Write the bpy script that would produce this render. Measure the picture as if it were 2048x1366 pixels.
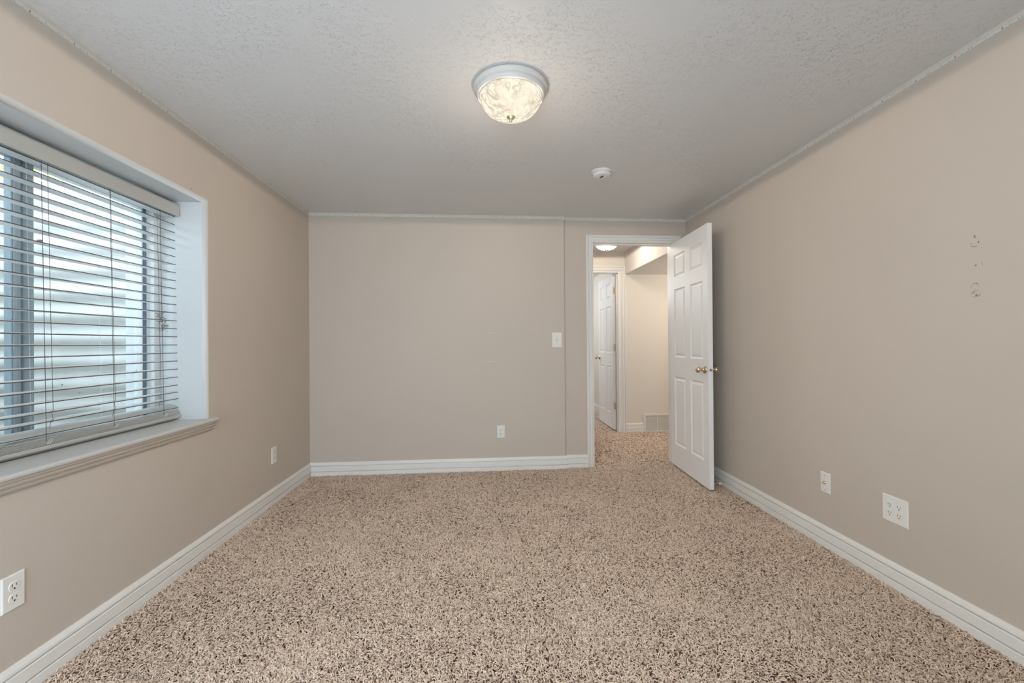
import bpy, bmesh, math, random
import numpy as np
from mathutils import Vector, Matrix

scn = bpy.context.scene
COL = scn.collection
for o in list(bpy.data.objects):
    bpy.data.objects.remove(o)

# ------------------------------------------------------------------ camera
F_PX, CX, CY = 860.0, 1038.0, 683.0
def _d(x, y):
    return Vector(((x - CX) / F_PX, -(y - CY) / F_PX, -1.0))
_Y = _d(970.5, 687).normalized()
_X = _d(11940, 610); _X = (_X - _X.dot(_Y) * _Y).normalized()
_Z = _X.cross(_Y)
cam_data = bpy.data.cameras.new('camera')
cam_data.sensor_fit = 'HORIZONTAL'
cam_data.sensor_width = 36.0
cam_data.lens = 36.0 * F_PX / 2048.0
cam_data.shift_x = -(CX - 1024.0) / 2048.0
cam_data.shift_y = 0.0
cam_data.clip_start = 0.02
cam = bpy.data.objects.new('camera', cam_data)
COL.objects.link(cam)
R = Matrix((_X, _Y, _Z))
cam.matrix_world = Matrix.Translation((0, 0, 1.15)) @ R.to_4x4()
scn.camera = cam

# ------------------------------------------------------------------ colour management
scn.view_settings.view_transform = 'Standard'
scn.view_settings.look = 'None'
scn.view_settings.gamma = 1.0
scn.view_settings.exposure = 0.20
scn.view_settings.use_curve_mapping = False

# ------------------------------------------------------------------ sky and lamp powers
SKY_COL = (0.74, 0.885, 1.0)
SKY_STRENGTH = 8.0
ROOM_LAMP_W = 32.0
ROOM_LAMP_COL = (1.0, 0.86, 0.69)
HALL_LAMP_W = 14.0
HALL_LAMP_COL = (1.0, 0.89, 0.76)
world = bpy.data.worlds.new('overcast_sky')
scn.world = world
world.use_nodes = True
_bg = world.node_tree.nodes['Background']
_bg.inputs['Color'].default_value = (*SKY_COL, 1)
_bg.inputs['Strength'].default_value = SKY_STRENGTH
scn.cycles.max_bounces = 10
scn.cycles.diffuse_bounces = 7
scn.cycles.caustics_reflective = False
scn.cycles.caustics_refractive = False
scn.cycles.sample_clamp_indirect = 6.0

# ------------------------------------------------------------------ room measures
H = 2.31
XL, XR = -1.535, 1.893
YB, YR = 3.895, 3.92          # main back wall, recessed part with the door
XJ = 0.732                    # where the recess starts
YF = -0.75                    # wall behind the camera
YH = 5.385                    # far wall of the hall

# ------------------------------------------------------------------ materials
MATS = {}
def mat(name, col, rough=0.6, metal=0.0, noise=None, bump=None, spec=0.4, var=0.0):
    m = bpy.data.materials.new(name); m.use_nodes = True
    nt = m.node_tree; b = nt.nodes['Principled BSDF']
    b.inputs['Base Color'].default_value = (*col, 1)
    b.inputs['Roughness'].default_value = rough
    b.inputs['Metallic'].default_value = metal
    b.inputs['Specular IOR Level'].default_value = spec
    tc = nt.nodes.new('ShaderNodeTexCoord')
    if var:
        n = nt.nodes.new('ShaderNodeTexNoise'); n.inputs['Scale'].default_value = noise or 3.0
        n.inputs['Detail'].default_value = 4
        nt.links.new(tc.outputs['Object'], n.inputs['Vector'])
        r = nt.nodes.new('ShaderNodeMapRange')
        r.inputs['From Min'].default_value = 0.3; r.inputs['From Max'].default_value = 0.7
        r.inputs['To Min'].default_value = 1 - var; r.inputs['To Max'].default_value = 1 + var
        nt.links.new(n.outputs['Fac'], r.inputs['Value'])
        v = nt.nodes.new('ShaderNodeVectorMath'); v.operation = 'SCALE'
        v.inputs[0].default_value = col
        nt.links.new(r.outputs['Result'], v.inputs['Scale'])
        nt.links.new(v.outputs['Vector'], b.inputs['Base Color'])
    if bump:
        n = nt.nodes.new('ShaderNodeTexNoise'); n.inputs['Scale'].default_value = bump[0]
        n.inputs['Detail'].default_value = 3
        nt.links.new(tc.outputs['Object'], n.inputs['Vector'])
        bp = nt.nodes.new('ShaderNodeBump'); bp.inputs['Strength'].default_value = bump[1]
        bp.inputs['Distance'].default_value = bump[2]
        nt.links.new(n.outputs['Fac'], bp.inputs['Height'])
        nt.links.new(bp.outputs['Normal'], b.inputs['Normal'])
    MATS[name] = m
    return m

M_WALL = mat('beige_wall_paint', (0.572, 0.508, 0.445), 0.62, bump=(120, 0.12, 0.002), var=0.012, noise=1.3)
M_HALLWALL = mat('cream_hall_paint', (0.72, 0.675, 0.615), 0.62, bump=(120, 0.12, 0.002))
M_TRIM = mat('white_trim_paint', (0.80, 0.79, 0.765), 0.38)
M_DOOR = mat('white_door_paint', (0.86, 0.86, 0.86), 0.42)
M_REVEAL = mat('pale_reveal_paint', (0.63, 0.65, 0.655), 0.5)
M_PLATE = mat('white_plastic', (0.80, 0.79, 0.76), 0.3)
M_SLOT = mat('dark_slot', (0.05, 0.045, 0.04), 0.6)
M_BRASS = mat('polished_brass', (0.74, 0.62, 0.43), 0.16, metal=1.0)
M_BRASSDULL = mat('satin_brass', (0.72, 0.64, 0.47), 0.35, metal=1.0)
M_STEEL = mat('dull_steel', (0.42, 0.44, 0.46), 0.35, metal=1.0)
M_SCREW = mat('screw_metal', (0.35, 0.33, 0.31), 0.4, metal=0.8)
M_VINYL = mat('white_vinyl', (0.74, 0.76, 0.76), 0.35)
M_VINYLGREY = mat('grey_vinyl_seal', (0.16, 0.21, 0.27), 0.5)
M_SLAT = mat('white_blind_slat', (0.70, 0.715, 0.72), 0.38)
M_EDGE = mat('shaded_slat_edge', (0.115, 0.10, 0.095), 0.7)  # edge darkness against the bright window, painted in as colour
M_RAIL = mat('shaded_blind_rail', (0.47, 0.475, 0.46), 0.4)  # darker copy of the slat white, room-side shade put into the colour
M_SILL = mat('sill_paint', (0.60, 0.60, 0.585), 0.42)
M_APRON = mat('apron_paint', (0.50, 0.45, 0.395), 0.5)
M_SASH = mat('backlit_vinyl', (0.34, 0.41, 0.45), 0.4)  # white vinyl darkened, its backlit blue-grey shade painted into the colour
M_CORD = mat('blind_cord', (0.13, 0.10, 0.11), 0.8)
M_WHITE = mat('pale_grey_enamel', (0.62, 0.60, 0.585), 0.4)
M_DETECT = mat('white_detector_plastic', (0.82, 0.82, 0.79), 0.4)
M_BLACK = mat('black_sensor', (0.008, 0.008, 0.008), 0.4)
M_STEELWELL = mat('galvanised_steel', (0.47, 0.475, 0.455), 0.6, metal=0.0, var=0.06, noise=5.0)
M_GROUND = mat('dry_soil', (0.50, 0.45, 0.36), 0.9, var=0.2, noise=8)
M_PEBBLE = mat('river_pebble', (0.46, 0.42, 0.38), 0.7, var=0.35, noise=14)
M_LEAF = mat('yellow_green_leaf', (0.62, 0.62, 0.20), 0.6, var=0.25, noise=9)
M_TWIG = mat('brown_twig', (0.22, 0.16, 0.10), 0.8)
M_DRYLEAF = mat('dry_grey_leaf', (0.30, 0.28, 0.24), 0.8)
M_WEB = mat('dusty_cobweb', (0.20, 0.19, 0.15), 0.95)
M_HOLE = mat('dark_hole', (0.06, 0.05, 0.04), 0.9)
M_TORN = mat('torn_paint', (0.29, 0.265, 0.23), 0.9, var=0.25, noise=160)
M_PLASTER = mat('pale_plaster', (0.74, 0.70, 0.64), 0.8)
M_GRILLE = mat('grille_enamel', (0.74, 0.72, 0.68), 0.45)
M_VOID = mat('duct_shadow', (0.33, 0.31, 0.28), 0.9)
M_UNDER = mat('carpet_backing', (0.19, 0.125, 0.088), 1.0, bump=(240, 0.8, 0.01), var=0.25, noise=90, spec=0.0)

def ceiling_mat():
    m = mat('textured_ceiling_paint', (0.72, 0.72, 0.72), 0.5)
    nt = m.node_tree; b = nt.nodes['Principled BSDF']
    tc = nt.nodes.new('ShaderNodeTexCoord')
    def noise(scale, detail, dist, off):
        mp = nt.nodes.new('ShaderNodeMapping'); mp.inputs['Location'].default_value = off
        nt.links.new(tc.outputs['Object'], mp.inputs['Vector'])
        n = nt.nodes.new('ShaderNodeTexNoise'); n.inputs['Scale'].default_value = scale
        n.inputs['Detail'].default_value = detail; n.inputs['Distortion'].default_value = dist
        nt.links.new(mp.outputs['Vector'], n.inputs['Vector'])
        return n.outputs['Fac']
    def math_(op, a, c=None, v=None):
        k = nt.nodes.new('ShaderNodeMath'); k.operation = op
        nt.links.new(a, k.inputs[0])
        if c is not None: nt.links.new(c, k.inputs[1])
        if v is not None: k.inputs[1].default_value = v
        return k.outputs[0]
    def ridge(sc, off, w):
        a = math_('SUBTRACT', noise(sc, 1.0, 0.6, off), v=0.5)
        a = math_('ABSOLUTE', a)
        r = nt.nodes.new('ShaderNodeMapRange'); r.interpolation_type = 'SMOOTHSTEP'
        r.inputs['From Min'].default_value = 0.0; r.inputs['From Max'].default_value = w
        r.inputs['To Min'].default_value = 1.0; r.inputs['To Max'].default_value = 0.0
        nt.links.new(a, r.inputs['Value'])
        return r.outputs['Result']
    def mask(sc, off, lo, hi):
        r = nt.nodes.new('ShaderNodeMapRange'); r.interpolation_type = 'SMOOTHSTEP'
        r.inputs['From Min'].default_value = lo; r.inputs['From Max'].default_value = hi
        nt.links.new(noise(sc, 2.0, 0.0, off), r.inputs['Value'])
        return r.outputs['Result']
    a = math_('MULTIPLY', ridge(42, (0, 0, 0), 0.035), mask(50, (3, 1, 0), 0.50, 0.60))
    c = math_('MULTIPLY', ridge(60, (7, 2, 0), 0.04), mask(44, (9, 4, 0), 0.50, 0.60))
    s = math_('ADD', a, c)
    s = math_('MULTIPLY', s, mask(1.6, (5, 5, 0), 0.30, 0.60))
    bp = nt.nodes.new('ShaderNodeBump'); bp.inputs['Strength'].default_value = 0.6
    bp.inputs['Distance'].default_value = 0.0026
    nt.links.new(s, bp.inputs['Height'])
    nt.links.new(bp.outputs['Normal'], b.inputs['Normal'])
    return m
M_CEIL = ceiling_mat()

def border_mat(name, axis, phase):
    """wallpaper border remnant: pale paper printed with small red and dark dots every 159 mm"""
    m = mat(name, (0.70, 0.74, 0.72), 0.8)
    nt = m.node_tree; b = nt.nodes['Principled BSDF']
    tc = nt.nodes.new('ShaderNodeTexCoord'); sp = nt.nodes.new('ShaderNodeSeparateXYZ')
    nt.links.new(tc.outputs['Object'], sp.inputs[0])
    u = sp.outputs[axis]; z = sp.outputs[2]
    def mth(op, a, v):
        k = nt.nodes.new('ShaderNodeMath'); k.operation = op
        if isinstance(a, float): k.inputs[0].default_value = a
        else: nt.links.new(a, k.inputs[0])
        if isinstance(v, (int, float)): k.inputs[1].default_value = v
        else: nt.links.new(v, k.inputs[1])
        return k.outputs[0]
    def dot(off, half, zc, zh):
        f = mth('ADD', u, -(phase + off) + 0.1587 * 40.5)
        f = mth('MODULO', f, 0.1587)
        f = mth('SUBTRACT', f, 0.1587 / 2)
        f = mth('DIVIDE', f, half)
        g = mth('DIVIDE', mth('SUBTRACT', z, zc), zh)
        r = mth('ADD', mth('MULTIPLY', f, f), mth('MULTIPLY', g, g))
        return mth('LESS_THAN', r, 1.0)
    red = dot(0.0, 0.0028, 2.2885, 0.0038)
    d = mth('ADD', dot(-0.048, 0.0016, 2.289, 0.0028), dot(-0.058, 0.0016, 2.289, 0.0028))
    d = mth('ADD', d, dot(0.053, 0.0016, 2.289, 0.0028))
    d = mth('ADD', d, dot(0.024, 0.0030, 2.2858, 0.0010))
    d = mth('ADD', d, dot(-0.024, 0.0040, 2.2858, 0.0010))
    def mix(fac, c1, col2):
        k = nt.nodes.new('ShaderNodeMix'); k.data_type = 'RGBA'
        nt.links.new(fac, k.inputs[0])
        if isinstance(c1, tuple): k.inputs[6].default_value = (*c1, 1)
        else: nt.links.new(c1, k.inputs[6])
        k.inputs[7].default_value = (*col2, 1)
        return k.outputs[2]
    c = mix(d, (0.66, 0.69, 0.66), (0.22, 0.27, 0.30))
    c = mix(red, c, (0.42, 0.16, 0.15))
    nt.links.new(c, b.inputs['Base Color'])
    return m

def glass_mat():
    m = bpy.data.materials.new('window_glass'); m.use_nodes = True
    nt = m.node_tree; nt.nodes.clear()
    out = nt.nodes.new('ShaderNodeOutputMaterial')
    t = nt.nodes.new('ShaderNodeBsdfTransparent'); t.inputs[0].default_value = (0.96, 0.98, 0.985, 1)
    g = nt.nodes.new('ShaderNodeBsdfGlossy'); g.inputs['Roughness'].default_value = 0.08
    lw = nt.nodes.new('ShaderNodeLayerWeight'); lw.inputs['Blend'].default_value = 0.5
    pw = nt.nodes.new('ShaderNodeMath'); pw.operation = 'POWER'; pw.inputs[1].default_value = 5.0
    nt.links.new(lw.outputs['Facing'], pw.inputs[0])
    fr = nt.nodes.new('ShaderNodeMapRange'); fr.inputs['To Min'].default_value = 0.018; fr.inputs['To Max'].default_value = 0.9
    nt.links.new(pw.outputs[0], fr.inputs['Value'])
    mx = nt.nodes.new('ShaderNodeMixShader')
    nt.links.new(fr.outputs[0], mx.inputs[0]); nt.links.new(t.outputs[0], mx.inputs[1])
    nt.links.new(g.outputs[0], mx.inputs[2])
    # dried water streaks and dust
    d = nt.nodes.new('ShaderNodeBsdfDiffuse'); d.inputs[0].default_value = (0.7, 0.7, 0.68, 1)
    tc = nt.nodes.new('ShaderNodeTexCoord'); mp = nt.nodes.new('ShaderNodeMapping')
    mp.inputs['Scale'].default_value = (60, 60, 5)
    nt.links.new(tc.outputs['Object'], mp.inputs['Vector'])
    n = nt.nodes.new('ShaderNodeTexNoise'); n.inputs['Scale'].default_value = 1.0; n.inputs['Detail'].default_value = 2
    nt.links.new(mp.outputs['Vector'], n.inputs['Vector'])
    r = nt.nodes.new('ShaderNodeMapRange'); r.inputs['From Min'].default_value = 0.48; r.inputs['From Max'].default_value = 0.75
    r.inputs['To Min'].default_value = 0.01; r.inputs['To Max'].default_value = 0.035
    nt.links.new(n.outputs['Fac'], r.inputs['Value'])
    m2 = nt.nodes.new('ShaderNodeMixShader')
    nt.links.new(r.outputs['Result'], m2.inputs[0]); nt.links.new(mx.outputs[0], m2.inputs[1])
    nt.links.new(d.outputs[0], m2.inputs[2]); nt.links.new(m2.outputs[0], out.inputs['Surface'])
    return m
M_GLASS = glass_mat()

def dome_mat(name, strength, col):
    """alabaster glass: lit from inside, cloudy grey-brown veins in the glass"""
    m = bpy.data.materials.new(name); m.use_nodes = True
    nt = m.node_tree; nt.nodes.clear()
    out = nt.nodes.new('ShaderNodeOutputMaterial')
    tc = nt.nodes.new('ShaderNodeTexCoord')
    def vein(scale, w, off, dist):
        mp = nt.nodes.new('ShaderNodeMapping'); mp.inputs['Location'].default_value = off
        nt.links.new(tc.outputs['Object'], mp.inputs['Vector'])
        n = nt.nodes.new('ShaderNodeTexNoise'); n.inputs['Scale'].default_value = scale
        n.inputs['Detail'].default_value = 3; n.inputs['Distortion'].default_value = dist
        nt.links.new(mp.outputs['Vector'], n.inputs['Vector'])
        s = nt.nodes.new('ShaderNodeMath'); s.operation = 'SUBTRACT'; s.inputs[1].default_value = 0.5
        nt.links.new(n.outputs['Fac'], s.inputs[0])
        a = nt.nodes.new('ShaderNodeMath'); a.operation = 'ABSOLUTE'; nt.links.new(s.outputs[0], a.inputs[0])
        r = nt.nodes.new('ShaderNodeMapRange'); r.interpolation_type = 'SMOOTHSTEP'
        r.inputs['From Min'].default_value = 0; r.inputs['From Max'].default_value = w
        r.inputs['To Min'].default_value = 1; r.inputs['To Max'].default_value = 0
        nt.links.new(a.outputs[0], r.inputs['Value'])
        return r.outputs['Result']
    ad = nt.nodes.new('ShaderNodeMath'); ad.operation = 'MAXIMUM'
    nt.links.new(vein(8, 0.055, (0.3, 0.1, 0), 2.4), ad.inputs[0])
    nt.links.new(vein(14, 0.045, (2.0, 0.7, 0), 1.6), ad.inputs[1])
    n2 = nt.nodes.new('ShaderNodeTexNoise'); n2.inputs['Scale'].default_value = 6
    nt.links.new(tc.outputs['Object'], n2.inputs['Vector'])
    r2 = nt.nodes.new('ShaderNodeMapRange'); r2.inputs['From Min'].default_value = 0.36; r2.inputs['From Max'].default_value = 0.50
    nt.links.new(n2.outputs['Fac'], r2.inputs['Value'])
    mu = nt.nodes.new('ShaderNodeMath'); mu.operation = 'MULTIPLY'
    nt.links.new(ad.outputs[0], mu.inputs[0]); nt.links.new(r2.outputs['Result'], mu.inputs[1])
    mx = nt.nodes.new('ShaderNodeMix'); mx.data_type = 'RGBA'
    nt.links.new(mu.outputs[0], mx.inputs[0])
    mx.inputs[6].default_value = (*col, 1)
    mx.inputs[7].default_value = (col[0] * 0.66, col[1] * 0.64, col[2] * 0.62, 1)
    em = nt.nodes.new('ShaderNodeEmission'); em.inputs['Strength'].default_value = strength
    nt.links.new(mx.outputs[2], em.inputs['Color'])
    nt.links.new(em.outputs[0], out.inputs['Surface'])
    return m

# ------------------------------------------------------------------ mesh helpers
class MB:
    def __init__(s): s.v = []; s.f = []; s.m = []; s.mi = 0; s.sm = []
    def add(s, vs, fs, smooth=False):
        b = len(s.v); s.v += [tuple(p) for p in vs]
        for f in fs:
            s.f.append(tuple(i + b for i in f)); s.m.append(s.mi); s.sm.append(smooth)
        return s
    def box(s, x0, x1, y0, y1, z0, z1):
        return s.add([(x0, y0, z0), (x1, y0, z0), (x1, y1, z0), (x0, y1, z0), (x0, y0, z1), (x1, y0, z1), (x1, y1, z1), (x0, y1, z1)],
                     [(0, 3, 2, 1), (4, 5, 6, 7), (0, 1, 5, 4), (1, 2, 6, 5), (2, 3, 7, 6), (3, 0, 4, 7)])
    def rings(s, rings, smooth=True, cap0=True, cap1=True, closed=True):
        n = len(rings[0]); b = []
        vs = [p for r in rings for p in r]; fs = []
        for k in range(len(rings) - 1):
            for i in range(n if closed else n - 1):
                j = (i + 1) % n
                fs.append((k * n + i, k * n + j, (k + 1) * n + j, (k + 1) * n + i))
        s.add(vs, fs, smooth)
        if cap0 and closed: s.add(rings[0], [tuple(range(n))[::-1]])
        if cap1 and closed: s.add(rings[-1], [tuple(range(n))])
        return s
    def lathe(s, prof, c, axis=(0, 0, 1), n=32, smooth=True):
        """prof: (radius, height along axis)"""
        a = Vector(axis).normalized()
        u = a.orthogonal().normalized(); w = a.cross(u)
        c = Vector(c); rs = []
        for r, h in prof:
            r = max(r, 1e-5)
            rs.append([c + a * h + (u * math.cos(2 * math.pi * i / n) + w * math.sin(2 * math.pi * i / n)) * r for i in range(n)])
        return s.rings(rs, smooth)
    def tube(s, pts, r, n=6, smooth=True):
        pts = [Vector(p) for p in pts]; rs = []
        for i, p in enumerate(pts):
            t = (pts[min(i + 1, len(pts) - 1)] - pts[max(i - 1, 0)])
            t = t.normalized() if t.length > 1e-9 else Vector((0, 0, 1))
            u = t.cross(Vector((0.31, 0.17, 0.93))).normalized(); w = t.cross(u)
            rr = r[i] if isinstance(r, (list, tuple)) else r
            rs.append([p + (u * math.cos(2 * math.pi * k / n) + w * math.sin(2 * math.pi * k / n)) * rr for k in range(n)])
        return s.rings(rs, smooth)
    def extrude(s, prof, frame0, frame1, smooth=False):
        """closed profile (a, b) swept between two mapping functions"""
        return s.rings([[frame0(*p) for p in prof], [frame1(*p) for p in prof]], smooth)
    def obj(s, name, mats, parent=None, xf=None, bevel=None):
        me = bpy.data.meshes.new(name)
        me.from_pydata(s.v, [], s.f)
        if not isinstance(mats, (list, tuple)): mats = [mats]
        for m in mats: me.materials.append(m)
        for p, mi, sm in zip(me.polygons, s.m, s.sm):
            p.material_index = mi; p.use_smooth = sm
        me.validate(); me.update()
        bm = bmesh.new(); bm.from_mesh(me)
        bmesh.ops.recalc_face_normals(bm, faces=bm.faces)
        bm.to_mesh(me); bm.free()
        o = bpy.data.objects.new(name, me); COL.objects.link(o)
        if xf is not None: o.matrix_world = xf
        if parent is not None:
            o.parent = parent
        if bevel:
            md = o.modifiers.new('bevel', 'BEVEL'); md.width = bevel[0]; md.segments = bevel[1]
            md.limit_method = 'ANGLE'; md.angle_limit = math.radians(40)
        return o

def empty(name, loc, rot=(0, 0, 0)):
    o = bpy.data.objects.new(name, None); o.empty_display_size = 0.05
    COL.objects.link(o); o.location = loc; o.rotation_euler = rot
    return o
def tag(o, label=None, cat=None, group=None, kind=None):
    if label: o['label'] = label
    if cat: o['category'] = cat
    if group: o['group'] = group
    if kind: o['kind'] = kind
    return o
def struct(o): o['kind'] = 'structure'; return o

# ------------------------------------------------------------------ floor, ceiling, walls
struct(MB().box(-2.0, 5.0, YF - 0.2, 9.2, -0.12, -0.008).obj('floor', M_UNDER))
struct(MB().box(XL - 0.45, XR + 0.15, YF - 0.2, YR + 0.07, H, H + 0.1).obj('ceiling', M_CEIL))

# left wall: an opening with rounded plaster edges
WY0, WY1, WZ0, WZ1 = 1.15, 2.50, 0.735, 1.94
def wall_left():
    mb = MB(); y0, y1, z0, z1 = YF - 0.2, YB + 0.2, -0.1, H
    r = 0.02
    def ring(off, x):
        return [(x, WY0 - off, WZ0 - (off if off > 0 else 0) * 0), (x, WY1 + off, WZ0), (x, WY1 + off, WZ1 + off), (x, WY0 - off, WZ1 + off)]
    outer = [(XL, y0, z0), (XL, y1, z0), (XL, y1, z1), (XL, y0, z1)]
    prof = []
    for k in range(7):
        a = k / 6 * math.pi / 2
        prof.append((r * (1 - math.sin(a)), XL - r * (1 - math.cos(a))))
    R0 = ring(prof[0][0], prof[0][1])
    mb.add(outer + R0, [(0, 1, 5, 4), (1, 2, 6, 5), (2, 3, 7, 6), (3, 0, 4, 7)])
    mb.mi = 1
    rr = [ring(a, b) for a, b in prof]
    vs = [p for q in rr for p in q]; fs = []
    for k in range(len(rr) - 1):
        for i in range(4):
            j = (i + 1) % 4
            fs.append((k * 4 + i, k * 4 + j, (k + 1) * 4 + j, (k + 1) * 4 + i))
    mb.add(vs, fs, True)
    inn = ring(0, -1.95)
    mb.add(rr[-1] + inn, [(i, (i + 1) % 4, 4 + (i + 1) % 4, 4 + i) for i in range(4)])
    mb.mi = 2
    out = [(-1.95, y0, z0), (-1.95, y1, z0), (-1.95, y1, z1 + 0.1), (-1.95, y0, z1 + 0.1)]
    mb.add(out + inn, [(0, 4, 5, 1), (1, 5, 6, 2), (2, 6, 7, 3), (3, 7, 4, 0)])
    mb.mi = 0
    mb.add(outer + out, [(0, 4, 5, 1), (1, 5, 6, 2), (2, 6, 7, 3), (3, 7, 4, 0)])
    o = mb.obj('wall_left', [M_WALL, M_REVEAL, M_PLASTER])
    return struct(o)
W_LEFT = wall_left()
W_RIGHT = struct(MB().box(XR, XR + 0.12, YF - 0.2, YR + 0.22, -0.1, H).obj('wall_right', M_WALL))
# wall behind the camera
# with a made-up tall opening, added to let in frontal fill daylight
GX0, GX1, GZ0, GZ1 = -1.40, 0.30, 0.12, 2.05
mb = MB()
mb.box(XL, XR, YF - 0.12, YF, -0.1, GZ0); mb.box(XL, XR, YF - 0.12, YF, GZ1, H)
mb.box(XL, GX0, YF - 0.12, YF, GZ0, GZ1); mb.box(GX1, XR, YF - 0.12, YF, GZ0, GZ1)
struct(mb.obj('wall_front', M_WALL))
mb = MB()
for a, b in ((GX0, GX0 + 0.05), (-0.525, -0.475), (GX1 - 0.05, GX1)): mb.box(a, b, YF - 0.09, YF - 0.04, GZ0, GZ1)
mb.box(GX0, GX1, YF - 0.09, YF - 0.04, GZ0, GZ0 + 0.05); mb.box(GX0, GX1, YF - 0.09, YF - 0.04, GZ1 - 0.05, GZ1)
struct(mb.obj('fill_window', M_VINYL))  # frame of the added fill opening, out of view
# far wall, slightly proud of the doorway part
def wall_back():
    mb = MB()
    pts = [(XL, YB), (XJ - 0.012, YB), (XJ - 0.004, YB + 0.003), (XJ, YB + 0.011), (XJ, YR), (XJ, YR + 0.14), (XL, YR + 0.14)]
    mb.rings([[(x, y, -0.1) for x, y in pts], [(x, y, H) for x, y in pts]], False)
    return struct(mb.obj('wall_back', M_WALL))
W_BACK = wall_back()
DX0, DX1, DZ = 1.002, 1.775, 2.082     # doorway
def wall_door():
    mb = MB(); y0, y1 = YR, YR + 0.14
    mb.box(XJ, DX0 - 0.02, y0, y1, -0.1, H)
    mb.box(DX1 + 0.02, XR, y0, y1, -0.1, H)
    mb.box(DX0 - 0.02, DX1 + 0.02, y0, y1, DZ + 0.02, H)
    return struct(mb.obj('wall_back_doorway', M_WALL))
wall_door()

# ------------------------------------------------------------------ hall beyond the doorway
HX0, HX1 = -0.6, 4.2
struct(MB().box(HX0, HX1, YR + 0.14, YH + 0.1, H, H + 0.1).obj('ceiling_hall', M_CEIL))
HD0, HD1, HDZ = 0.90, 1.692, 2.045   # doorway in the hall's far wall
mb = MB()
mb.box(HX0, HD0 - 0.02, YH, YH + 0.11, -0.1, H)
mb.box(HD1 + 0.012, HX1, YH, YH + 0.11, -0.1, H)
mb.box(HD0 - 0.02, HD1 + 0.012, YH, YH + 0.11, HDZ + 0.02, H)
struct(mb.obj('wall_hall_far', M_HALLWALL))
struct(MB().box(HX0 - 0.1, HX0, YR + 0.14, YH, -0.1, H).obj('wall_hall_left', M_HALLWALL))
struct(MB().box(HX1, HX1 + 0.1, YR + 0.14, YH, -0.1, H).obj('wall_hall_right', M_HALLWALL))
struct(MB().box(XR + 0.12, HX1, YR + 0.04, YR + 0.14, -0.1, H).obj('wall_hall_near_right', M_HALLWALL))
struct(MB().box(HX0, XL * 0 - 0.0, YR + 0.14, YR + 0.15, -0.1, H).obj('wall_hall_near_left', M_HALLWALL))
# boxed-in duct along the hall: side face and a grey painted underside
mb = MB(); SZ = 2.024; SX = 1.79
mb.mi = 0
mb.box(SX, HX1, YR + 0.14, YH, SZ + 0.003, H)
mb.mi = 1
mb.box(SX + 0.006, HX1, YR + 0.14, YH, SZ, SZ + 0.003)
struct(mb.obj('trim_1', [M_HALLWALL, M_CEIL]))
# room beyond the hall door
struct(MB().box(-0.6, 3.0, YH + 0.11, 8.3, 2.26, 2.36).obj('ceiling_far_room', M_CEIL))
struct(MB().box(-0.6, 3.0, 7.85, 7.95, -0.1, 2.26).obj('wall_far_room_back', M_HALLWALL))
struct(MB().box(1.86, 1.96, YH + 0.11, 7.85, -0.1, 2.26).obj('wall_far_room_right', M_HALLWALL))
struct(MB().box(-0.7, -0.6, YH + 0.11, 7.85, -0.1, 2.26).obj('wall_far_room_left', M_HALLWALL))

# ------------------------------------------------------------------ baseboards
BP = [(0, 0), (0.0155, 0), (0.0155, 0.0375), (0.014, 0.0410), (0.003, 0.0415), (0.003, 0.0468), (0.0145, 0.047), (0.0140, 0.0875),
      (0.012, 0.0905), (0.002, 0.091), (0.002, 0.0968), (0.0125, 0.097), (0.0115, 0.106), (0.0075, 0.115), (0.0045, 0.122), (0, 0.122)]
def baseboard(name, path, nrm_side=1):
    """path of (x, y) along the wall foot, board grows to the left of the path direction"""
    mb = MB(); rings = []
    P = [Vector((p[0], p[1])) for p in path]
    for i, p in enumerate(P):
        d0 = (P[i] - P[i - 1]).normalized() if i > 0 else (P[1] - P[0]).normalized()
        d1 = (P[i + 1] - P[i]).normalized() if i < len(P) - 1 else d0
        n0 = Vector((-d0.y, d0.x)); n1 = Vector((-d1.y, d1.x))
        n = (n0 + n1); n = n / max(n.dot(n0), 1e-6) if n.length > 1e-6 else n0
        rings.append([(p.x + n.x * t, p.y + n.y * t, z - 0.004) for t, z in BP])
    mb.rings(rings, False)
    return struct(mb.obj(name, M_TRIM))
baseboard('baseboard_left', [(XL, YB), (XL, YF)])
baseboard('baseboard_back', [(DX0 - 0.064, YR), (XJ, YR), (XJ, YB), (XL, YB)])
baseboard('baseboard_right', [(XR, YF), (XR, YR)])
baseboard('baseboard_hall', [(2.012, YH), (HD1 + 0.107, YH)])
baseboard('baseboard_far_room', [(1.86, 5.6), (1.86, 7.85), (-0.6, 7.85)])

# ------------------------------------------------------------------ door casings and jambs
# profile across the casing: (distance from the opening edge, thickness)
CP = [(0, 0), (0, 0.008), (0.003, 0.010), (0.010, 0.010), (0.0115, 0.004), (0.0145, 0.004), (0.016, 0.012), (0.030, 0.0150), (0.0355, 0.0135), (0.037, 0.006), (0.0395, 0.006), (0.041, 0.0165),
      (0.047, 0.0190), (0.050, 0.0190), (0.0515, 0.013), (0.0535, 0.013), (0.055, 0.0185), (0.0615, 0.0165), (0.0615, 0)]
def casing(name, x0, x1, zt, y, right_w=1.0, bottom=-0.005):
    """U-shaped moulding round a doorway on the wall plane y, facing the camera"""
    mb = MB(); rings = []
    for (cx, cz, sx, sz) in ((x0, bottom, -1, 0), (x0, zt, -1, 1), (x1, zt, 1, 1), (x1, bottom, 1, 0)):
        rings.append([(cx + sx * d * (right_w if sx > 0 else 1), y - t, cz + sz * d) for d, t in CP])
    mb.rings(rings, False)
    return mb.obj(name, M_TRIM)
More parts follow.
